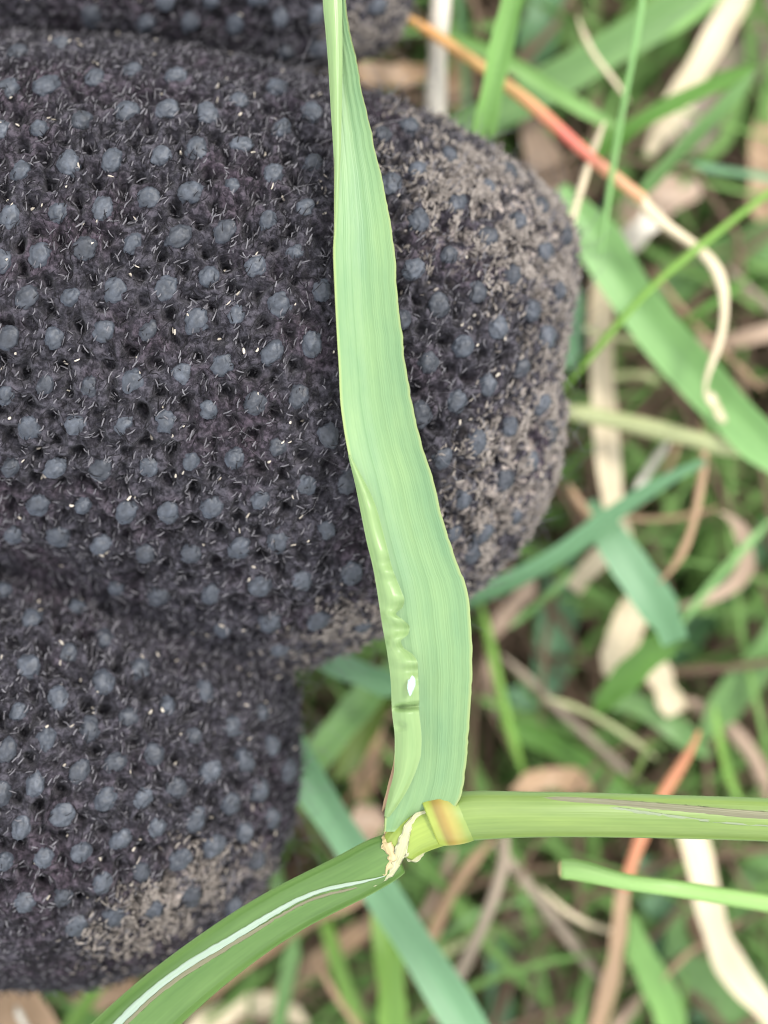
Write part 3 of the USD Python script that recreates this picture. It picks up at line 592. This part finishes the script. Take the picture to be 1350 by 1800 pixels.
dots = np.array([(x / 1.9286 + ox, y / 1.9286 + oy) for Z, ox, oy in ((Z1, 0, 0), (Z3, 0, 600), (Z5, 0, 1200), (Z2, 650, 0), (Z4, 650, 600)) for x, y in Z])
# just outside the left edge the pattern goes on
dots = np.vstack([dots, [(-35 - 75 * (i % 2) * 0.5, 60 + 66 * i) for i in range(25)]])
keep = []
for d in dots:
    if all(np.hypot(*(d - dots[j])) > 44 for j in keep):
        keep.append(int(np.nonzero((dots == d).all(1))[0][0]))
dots = dots[keep]
order = np.argsort(-gv[:, 2])
from scipy.spatial import cKDTree, Delaunay
fr = np.nonzero(gn[:, 2] > 0.12)[0]
tree2 = cKDTree(pp[fr])
dist2, hit = tree2.query(dots, k=6)
dot_pos, dot_nor = [], []
for dd, hh in zip(dist2, hit):
    if dd[0] < 8:
        i = fr[hh[np.argmax(gv[fr[hh], 2])]]
        dot_pos.append(gv[i]); dot_nor.append(gn[i])
dot_pos, dot_nor = np.array(dot_pos), np.array(dot_nor)

# knit relief: swelling round each dot, loops and pits between
(near, second), _w = (lambda q: (q[0].T, q[1]))(cKDTree(dot_pos).query(gv, k=2))
wob1 = meshkit.noise(gv / 0.55 + 11.0, 5)
edge = np.exp(-(((second - near) * 0.5 - 0.10 * (wob1 - 0.5)) / 0.15) ** 2) * np.clip((2.6 - near) / 1.2, 0, 1)
rel = 0.34 * np.exp(-(near / 0.70) ** 2)
loops = meshkit.noise(gv / [0.36, 0.46, 0.36] + 3.1, 1)
fine = meshkit.noise(gv / 0.2, 2)
big = meshkit.noise(gv / 3.5, 3)
rel -= 0.34 * edge * np.clip(meshkit.noise(gv / 0.48 + 40.0, 6) * 3.4 - 1.35, 0.06, 1.15)
rel += 0.46 * (np.abs(loops - 0.5) * -2 + 0.6) * np.clip(near / 0.8, 0.2, 1) + 0.22 * (fine - 0.5) + 0.35 * (big - 0.5)
# between the printed bumps: bare knots half-way, deep holes where three bumps meet
tri_ = Delaunay(dot_pos[:, :2]).simplices
side_ = np.linalg.norm(dot_pos[tri_] - dot_pos[tri_[:, [1, 2, 0]]], axis=2).max(1)
tri_ = tri_[side_ < 3.4]
hole = dot_pos[tri_].mean(1) + np.random.default_rng(4).normal(0, 0.10, (len(tri_), 3))
pair = np.unique(np.sort(np.vstack([tri_[:, [0, 1]], tri_[:, [1, 2]], tri_[:, [2, 0]]]), 1), axis=0)
knot = dot_pos[pair].mean(1) + np.random.default_rng(6).normal(0, 0.12, (len(pair), 3))
dh, ih = cKDTree(hole).query(gv)
dk, _ = cKDTree(knot).query(gv)
depth = np.random.default_rng(7).uniform(0.45, 1.15, len(hole))[ih]
rel += 0.24 * np.exp(-(dk / 0.30) ** 2) - depth * np.exp(-(dh / 0.30) ** 2)
rel -= 0.20
gd = gv + gn * rel[:, None]


def dust_at(p):
    """How dusty the glove is at picture points: the outer tip and some streaks of the lower finger."""
    x, y = p[:, 0], p[:, 1]
    def blob(cx, cy, rx, ry, a=0.0):
        c, s = math.cos(a), math.sin(a)
        u, v_ = ((x - cx) * c + (y - cy) * s) / rx, (-(x - cx) * s + (y - cy) * c) / ry
        return np.exp(-(u * u + v_ * v_))
    return np.clip(1.1 * blob(890, 370, 150, 105, 0.5) + 0.5 * blob(985, 560, 45, 230, 0.05) + 1.0 * blob(900, 860, 75, 160, 0.55) + 0.6 * blob(620, 1100, 110, 35, -0.4) + 0.55 * blob(650, 55, 60, 60)
                   + 0.75 * blob(290, 1590, 110, 45, -0.5) + 0.35 * blob(400, 1530, 70, 40, 0.4), 0, 1)


dust = dust_at(pp)
glove = thing('glove', 'black knitted work glove with grey rubber grip dots, holding the grass', 'glove', (-14, -6, 22))
glove_mesh = put('knitted_fabric', gd, gf, 'knit', glove, uv=np.stack([dust, np.zeros(len(gd))], 1))
gm2 = trimesh.Trimesh(gd, gf, process=False)
gn2 = np.array(gm2.vertex_normals)

ico = trimesh.creation.icosphere(3, 1.0)
iv, jf = np.array(ico.vertices), np.array(ico.faces)
rd = np.random.default_rng(8)
for p, n in zip(dot_pos, dot_nor):
    t1 = np.cross(n, [0.3, 1, 0.2]); t1 /= np.linalg.norm(t1)
    t2 = np.cross(n, t1)
    lean = rd.normal(0.2, 0.3)
    t1, t2 = t1 * math.cos(lean) - t2 * math.sin(lean), t1 * math.sin(lean) + t2 * math.cos(lean)
    r = rd.uniform(0.40, 0.54)
    q = iv * (1 + 0.34 * (meshkit.noise(iv * 2.0 + rd.uniform(0, 50, 3)) - 0.5) + 0.24 * (meshkit.noise(iv * 4.7 + rd.uniform(0, 50, 3)) - 0.5))[:, None] * [r * rd.uniform(0.85, 1.0), r * rd.uniform(1.0, 1.22), 0.38]
    q = p + n * 0.06 + q[:, :1] * t1 + q[:, 1:2] * t2 + q[:, 2:] * n
    put('grip_dot', q, jf, rd.choice(['rubber_grey', 'rubber_grey', 'rubber_grey_light', 'rubber_grey_dark']), glove)


def fibres(idx, lo, hi, wlo, whi, lean, lift, seed, spread=0.35, off=0.02):
    """Short fibres standing on the knit, most leaning the same way."""
    r = np.random.default_rng(seed)
    n = len(idx)
    p, nr = gd[idx] + gn2[idx] * off, gn2[idx]
    a = np.where(r.random(n) < 0.72, r.normal(lean, spread, n), r.uniform(0, np.pi * 2, n))
    d = np.stack([np.cos(a), np.sin(a), np.zeros(n)], 1)
    d -= nr * (d * nr).sum(1, keepdims=True)
    d /= np.linalg.norm(d, axis=1, keepdims=True) + 1e-9
    ln = r.uniform(lo, hi, n)[:, None]
    up = np.abs(r.normal(0, lift, n))[:, None]
    bend = r.normal(0, 0.07, n)[:, None] * np.cross(nr, d)
    mid = p + d * ln * 0.5 + nr * up * ln * 0.7 + bend * ln
    end = p + d * ln + nr * up * ln
    w = r.uniform(wlo, whi, n)[:, None, None]
    pts = np.stack([p, mid, end], 1)
    s = np.cross(nr, d)
    tri = np.array([[1, 0], [-0.5, 0.87], [-0.5, -0.87]])
    ring = tri[:, :1] * s[:, None] + tri[:, 1:] * nr[:, None]
    v = pts[:, :, None] + np.array([0.8, 1, 0.45])[None, :, None, None] * (w * ring)[:, None]
    f = []
    for i in (0, 1):
        for j in range(3):
            a_, b_ = i * 3 + j, i * 3 + (j + 1) % 3
            f += [(a_, b_, b_ + 3), (a_, b_ + 3, a_ + 3)]
    f += [(0, 2, 1), (6, 7, 8)]
    f = (np.array(f)[None] + (np.arange(n) * 9)[:, None, None]).reshape(-1, 3)
    return v.reshape(-1, 3), f


rs = np.random.default_rng(21)
pv = project(gd)
vis = np.nonzero((gn2[:, 2] > -0.15) & (pv[:, 0] > -60) & (pv[:, 0] < 1100) & (pv[:, 1] > -60) & (pv[:, 1] < 1800))[0]
LEAN = math.radians(62)
offdot = np.clip((near[vis] - 0.30) / 0.15, 0.22, 1)          # the rubber itself is nearly bare
v, f = fibres(rs.choice(vis, 17000, p=(1 - 0.85 * dust[vis]) * offdot / ((1 - 0.85 * dust[vis]) * offdot).sum()), 0.2, 0.6, 0.014, 0.034, LEAN, 0.4, 1, 0.6)
put('fuzz', v, f, 'fuzz_dark', glove, smooth=False, kind='stuff', label='short dark fuzz of the knit')
v, f = fibres(rs.choice(vis, 7500, p=offdot / offdot.sum()), 0.16, 0.42, 0.022, 0.044, LEAN, 0.3, 2, 0.2, 0.10)
put('pale_fuzz', v, f, 'fuzz_pale', glove, smooth=False, kind='stuff', label='paler fibres among the fuzz')
grit = np.clip(meshkit.fbm(gd[vis] / 0.9, 3, 9) * 5.5 - 2.5, 0, 1)
wd = dust[vis] * grit * np.clip((near[vis] - 0.30) / 0.15, 0.04, 1) + 1e-9
v, f = fibres(rs.choice(vis, 11500, p=wd / wd.sum()), 0.12, 0.40, 0.03, 0.075, LEAN, 0.25, 3, 0.3, 0.08)
put('soil_dust', v, f, 'dust_tan', glove, smooth=False, kind='stuff', label='tan dried dirt caught in the fibres')
v, f = fibres(rs.choice(vis, 330), 0.10, 0.28, 0.03, 0.068, LEAN, 0.15, 4, off=0.12)
put('lint', v, f, 'lint_white', glove, smooth=False, kind='stuff', label='tiny white lint specks')
rim = np.nonzero((np.abs(gn2[:, 2]) < 0.35) & (pv[:, 0] > 380) & (pv[:, 0] < 1100) & (pv[:, 1] > -30) & (pv[:, 1] < 1800))[0]
v, f = fibres(rs.choice(rim, 650), 0.6, 2.0, 0.008, 0.016, LEAN, 0.9, 5, 0.9)
put('edge_hairs', v, f, 'fuzz_pale', glove, smooth=False, kind='stuff', label='long loose hairs along the finger edges')

# ------------------------------------------------------------------ the plant in focus
plant = thing('grass_plant', 'grass plant held on the glove: long blue-green leaf, jointed stem with yellow ring', 'grass plant', at(700, 1490, 40))
ZL = 41.2
LY = np.array([-420, -250, -100, 0, 50, 100, 200, 300, 400, 440, 500, 600, 650, 700, 750, 800, 850, 900, 950, 1000, 1040, 1100, 1150, 1200, 1250, 1300, 1350, 1400, 1430, 1462])
LL = np.array([585, 575, 570, 569, 573, 577, 583, 588, 588, 586, 588, 593, 596, 598, 604, 613, 625, 635, 645, 657, 664, 673, 682, 688, 690, 695, 694, 683, 677, 676])
LR = np.array([588, 592, 600, 607, 614, 624, 645, 668, 688, 693, 698, 708, 715, 722, 733, 748, 763, 775, 790, 808, 822, 829, 830, 829, 827, 823, 818, 810, 790, 735])
left, right = PchipInterpolator(LY, LL), PchipInterpolator(LY, LR)
# the blade lies a little above the knuckles
zleaf = PchipInterpolator([-420, -100, 200, 500, 800, 1100, 1300, 1462], [37.8, 39.4, 40.0, 40.65, 40.7, 40.8, 40.9, 40.8])


def sheet(rows, across, point, thick, uvs):
    """A sheet of rows x across points given by point(i, j), with thickness."""
    n, k = rows, across
    top = np.array([[point(i, j) for j in range(k)] for i in range(n)])
    du, dv = np.gradient(top, axis=1), np.gradient(top, axis=0)
    nr = np.cross(du, dv)
    nr /= np.linalg.norm(nr, axis=2, keepdims=True) + 1e-12
    nr *= np.sign(nr[..., 2:3] + 1e-9)
    e = np.minimum(np.arange(k), np.arange(k)[::-1])
    bot = top - nr * (thick * np.where(e == 0, 0.25, 1.0))[None, :, None]
    i, j = np.meshgrid(np.arange(n - 1), np.arange(k - 1), indexing='ij')
    a = i * k + j
    q = np.stack([a, a + 1, a + k + 1, a + k], -1).reshape(-1, 4)
    N = n * k
    sides = []
    for c in (0, k - 1):
        b = np.arange(n - 1) * k + c
        s = np.stack([b, b + k, b + k + N, b + N], 1)
        sides.append(s if c == 0 else s[:, ::-1])
    for r in (0, n - 1):
        b = r * k + np.arange(k - 1)
        s = np.stack([b, b + 1, b + 1 + N, b + N], 1)
        sides.append(s[:, ::-1] if r == 0 else s)
    # rows run down the picture (towards -y), columns to the right: top faces as (a, a+k, a+k+1, a+1)
    q = np.vstack([q[:, ::-1], q + N] + sides)
    f = np.vstack([q[:, [0, 1, 2]], q[:, [0, 2, 3]]])
    return np.vstack([top.reshape(-1, 3), bot.reshape(-1, 3)]), f, np.vstack([uvs.reshape(-1, 2)] * 2)


NR, NA = 300, 27
ys = np.linspace(-420, 1462, NR)
us = np.linspace(0, 1, NA)
ln_, rn_ = left(ys), right(ys)
jag = 1.6 * (meshkit.noise(np.stack([ys / 9, ys * 0, ys * 0], 1)) - 0.5) + 2.2 * (meshkit.noise(np.stack([ys / 33, ys * 0 + 4, ys * 0], 1)) - 0.5)
zl = zleaf(ys)


def leaf_pt(i, j):
    u = us[j]
    x = ln_[i] + (rn_[i] + jag[i] - ln_[i]) * u
    z = zl[i] + 0.42 * (2 * u - 1) ** 2 * min(1, (rn_[i] - ln_[i]) / 110) + 0.10 * math.cos(u * 40) * 0.12 - 0.05 * math.exp(-((u - 0.46) / 0.07) ** 2)
    z += 0.25 * math.sin(ys[i] / 95.0 + 1.0) * (u - 0.3)
    return at(x, ys[i], z)


uvs = np.stack(np.broadcast_arrays(us[None, :], (ys * 0.0237)[:, None]), -1)
v, f, uv = sheet(NR, NA, leaf_pt, 0.14, uvs)
put('leaf_blade', v, f, 'leaf_main', plant, uv=uv)


def fold(yin, xin, lift, ruffle, n, name, mat, label):
    """The left margin rolled over onto the blade: from the left edge up, over and back down to the inner lip."""
    yin, xin = np.array(yin, float), np.array(xin, float)
    lip = PchipInterpolator(yin, xin)
    yy = np.linspace(yin[0], yin[-1], n)
    k = 14
    ss = np.linspace(0, 1, k)
    zz = zleaf(yy)

    def pt(i, j):
        y, s = yy[i], ss[j]
        w = lip(y) - left(y)
        x = left(y) - 1.0 + (w + 1.0) * s
        z = zz[i] + 0.40 * min(1, (right(y) - left(y)) / 110) - 0.02 + lift * min(1, max(w, 0) / 22) * math.sin(math.pi * (0.08 + 0.80 * s)) + 0.03
        z += ruffle(y, s)
        return at(x, y, z)
    uvs_ = np.stack(np.broadcast_arrays(ss[None, :] * 0.9 + 0.05, (yy * 0.0237)[:, None]), -1)
    v_, f_, uv_ = sheet(n, k, pt, 0.09, uvs_)
    put(name, v_, f_, mat, plant, uv=uv_, label=label)


def ruf(y, s):
    e = math.exp(-((y - 1110) / 70) ** 2)
    z = 0.30 * e * math.sin((y - 1040) / 36 * 2 * math.pi * 0.95) * s
    z += 0.13 * math.sin(y / 7.5 + 2 * math.sin(y / 23)) * s * math.exp(-((y - 985) / 75) ** 2) + 0.06 * math.sin(y / 4.1) * s * math.exp(-((y - 1180) / 40) ** 2)
    z -= 0.55 * math.exp(-((y - 1245 + 4 * s) / 5.5) ** 2) * min(1, s * 3)
    z += 0.22 * math.exp(-((y - 1212) / 22) ** 2) * s
    z -= 0.18 * math.exp(-((y - 1277) / 8) ** 2 - ((s - 0.25) / 0.2) ** 2)
    return z


fold([800, 830, 860, 880, 900, 930, 960, 1000, 1020, 1040, 1055, 1067, 1079, 1090, 1102, 1114, 1127, 1138, 1150, 1165, 1190, 1230, 1242, 1254, 1300, 1325, 1350, 1385, 1415, 1436],
     [616, 632, 648, 657, 664, 672, 680, 690, 698, 706, 711, 708, 696, 709, 720, 718, 705, 709, 725, 734, 735, 737, 736, 737, 741, 740, 733, 718, 700, 684], 0.42, ruf, 420, 'folded_margin', 'leaf_under', 'paler rolled and ruffled left margin')
fold([-300, -100, 0, 100, 233, 330, 425], [586, 594, 601, 602, 600, 596, 590], 0.30, lambda y, s: 0.0, 80, 'folded_margin', 'leaf_under', 'pale folded margin near the leaf tip')

# stem above the joint (runs off to the right), with its purple streak
up = [(700, 1492, 40.3, 33), (728, 1465, 40.3, 39), (758, 1451, 40.3, 41), (800, 1438, 40.4, 43), (850, 1433, 40.4, 42.5), (920, 1432, 40.4, 40), (1000, 1432, 40.3, 39), (1150, 1435, 40.0, 38), (1350, 1441, 39.4, 38), (1550, 1452, 37, 38), (1900, 1480, 26, 37), (2300, 1500, 2, 37)]
U = spline([np.append(at(x, y, z), w) for x, y, z, w in up], 160)
sp = CubicSpline(np.arange(len(U)), U)
px_of = lambda P: 675 + P[:, 0] / ppmm(P[:, 2])                         # noqa: E731
xs_u = px_of(U)
i0, i1, i2 = (int(np.argmin(np.abs(xs_u - k))) for k in (694, 772, 812))
sec = round_section(24, 0.92, 0.012)
seg = U[i1 + 1:]
v, f, uv = sweep(seg[:, :3], seg[:, 3] * ppmm(40), sec); UP = v.copy(); put('upper_stem', v, f, 'stem_light', plant, uv=uv)
seg = U[max(i0, 0):i1 + 2]
seg = spline(seg, 30)
v, f, uv = sweep(seg[:, :3], seg[:, 3] * ppmm(40) * 0.99, sec); CO = v.copy(); put('stem_collar', v, f, 'collar_green', plant, uv=uv, label='yellow-green length between ligule and ring')
# node: a swollen slanting ring
c0 = at(789, 1440, 40.4)
n = 22
tt = np.linspace(-1, 1, n)
ax = np.array([1.0, 0.16, 0.0]); ax /= np.linalg.norm(ax)
P = c0 + tt[:, None] * ax * 0.80
W = (42.4 + 4.0 * np.cos(tt * math.pi / 2) ** 0.8) * ppmm(40.4)
v, f, uv = sweep(P, W, sec)
v = v + np.clip((v - c0) @ np.array([0.16, -1, 0]), -2, 2)[:, None] * ax * 0.22
put('stem_node', v, f, 'node_yellow', plant, uv=uv, label='swollen yellow-orange ring')


def on_stem(pts, half, stem, zadd, n, name, mat, label=None, thick=0.07, tips=(0.4, 0.4), ragged=0.0):
    """A thin strip lying on the upper side of a stem (its vertices): points (x, y[, extra height in mm]), half-widths in pixels."""
    pts = np.array([(*p, 0.0)[:3] for p in pts], float)
    Q = spline(np.column_stack([pts, half]), n)
    sv = stem[stem[:, 2] > 5]
    sp_ = project(sv)
    d_, i_ = cKDTree(sp_).query(Q[:, :2], k=14)
    z = sv[i_, 2]
    ok = z >= z.max(1, keepdims=True) - 1.1
    w = ok / (d_ + 1.5) ** 2
    z = ndimage.gaussian_filter1d((w * z).sum(1) / w.sum(1), 2.0, mode='nearest') + zadd + Q[:, 2]
    P_ = np.array([at(x, y, h) for x, y, h in zip(Q[:, 0], Q[:, 1], z)])
    s_ = np.linspace(0, 1, n)
    ta = np.minimum(np.interp(s_, [0, 0.1, 1], [tips[0], 1, 1]), np.interp(s_, [0, 0.9, 1], [1, 1, tips[1]]))
    ta = ta * (1 + ragged * 2 * (meshkit.noise(np.stack([s_ * 16, s_ * 0, s_ * 0 + pts[0, 0]], 1)) - 0.5))
    v_, f_, uv_ = sweep(P_, Q[:, 3] * ppmm(40) * ta, np.stack([[-1, -0.6, 0, 0.6, 1, 0.6, 0, -0.6], np.array([0, 0.5, 0.7, 0.5, 0, -0.5, -0.7, -0.5]) * thick * 3], 1)[::-1])
    if ragged:
        v_ = v_ + ragged * 0.35 * (np.stack([meshkit.noise(v_ * 5 + 9 * k, k) for k in range(3)], 1) - 0.5)
    return put(name, v_, f_, mat, plant, uv=uv_, label=label)


on_stem([(930, 1404), (1000, 1408), (1100, 1416), (1200, 1424), (1350, 1436), (1550, 1450)], [4, 8, 10, 10, 10, 9], UP, 0.03, 60, 'stem_streak', 'purple_streak', 'purple-brown streak along the upper stem', thick=0.02, tips=(.1, 1), ragged=0.06)
on_stem([(1060, 1421), (1110, 1426), (1180, 1435), (1350, 1452)], [3, 4, 3, 2], UP, 0.012, 40, 'stem_streak', 'bloom', 'silvery bloom beside the purple streak', thick=0.02, tips=(.1, .5), ragged=0.1)

# sheathed stem below the joint (runs off to the lower left and down to the ground)
lo = [(700, 1500, 40.2, 36), (672, 1512, 40.2, 42), (620, 1540, 40.2, 43), (540, 1580, 40.1, 43), (460, 1626, 40, 45), (380, 1682, 39.8, 48), (300, 1746, 39.5, 52), (225, 1815, 39.0, 56), (110, 1930, 37, 58), (-60, 2120, 26, 58), (-250, 2350, 1, 58)]
Lw = spline([np.append(at(x, y, z), w) for x, y, z, w in lo], 120)
v, f, uv = sweep(Lw[:, :3], Lw[:, 3] * ppmm(40), round_section(24, 0.85, 0.012)); SH = v.copy(); put('sheath', v, f, 'stem_green', plant, uv=uv)
# the near half of the sheath overlaps: its upper lap stands a little proud, edged by the silver margin
pxs = [(676, 1540), (640, 1549), (596, 1558), (544, 1573), (492, 1599), (440, 1630), (363, 1677), (285, 1729), (207, 1800), (100, 1905), (-60, 2090)]
on_stem(pxs, [2, 3, 3.5, 4, 4.6, 5.6, 6.8, 7.4, 8, 8, 8], SH, 0.06, 110, 'sheath_margin', 'silver', 'silvery white margin along the sheath', thick=0.05, ragged=0.12)
on_stem([(x + 6, y + 7.5) for x, y in pxs], [1.5, 2.2, 2.6, 2.8, 3, 3.4, 4, 4, 4, 4, 4], SH, 0.02, 110, 'sheath_line', 'purple_streak', 'thin purple-brown line beside the silvery margin', thick=0.03, ragged=0.15)

# ligule: torn pale membrane round the joint, a ragged cream scrap to its left
ALL = np.vstack([CO, SH])
on_stem([(800, 1404, 0.05), (775, 1413, 0.05), (750, 1425), (726, 1441), (713, 1465), (704, 1495), (694, 1522), (676, 1543), (655, 1556)], [2, 3, 4, 5.5, 7, 8.5, 7, 5, 3], ALL, 0.06, 110, 'ligule', 'membrane', 'pale torn membrane at the leaf base', thick=0.03, ragged=0.35)
on_stem([(712, 1500, 0.02), (722, 1508), (735, 1506), (748, 1496)], [5, 6, 5, 2], ALL, 0.02, 30, 'ligule', 'membrane', 'small torn flap under the stem', thick=0.03, ragged=0.4)
on_stem([(674, 1450), (685, 1462, 0.06), (679, 1482, 0.08), (689, 1502, 0.04), (684, 1522), (672, 1538)], [4, 7.5, 8, 6, 5, 3], ALL, 0.05, 70, 'ligule_scrap', 'cream_brown', 'ragged ochre scrap at the joint', thick=0.05, ragged=0.6)
v, f, uv = strip([(702, 1300), (698, 1335), (689, 1372), (679, 1408), (672, 1428)], (8, 11, 11, 10, 7), (40.3, 40.7), 'straw', tips=(.3, .3)); put('dry_edge', v, f, 'tan', plant, uv=uv, label='dry tan sliver beside the folded margin')

glint = trimesh.creation.icosphere(3, 1.0)  # added solid shape in place of a glint on the rolled leaf margin
bq = np.array(glint.vertices) * [0.16, 0.38, 0.12] * (1 + 0.5 * (meshkit.noise(np.array(glint.vertices) * 1.9 + 4) - 0.5))[:, None]
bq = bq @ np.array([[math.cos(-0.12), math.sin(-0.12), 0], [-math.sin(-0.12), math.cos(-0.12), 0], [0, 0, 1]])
put('white_glint', bq + at(723, 1204, ZL + 0.84), np.array(glint.faces), 'glint', label='tiny solid shape standing in for a white glint on the folded edge of the long leaf', category='glint')
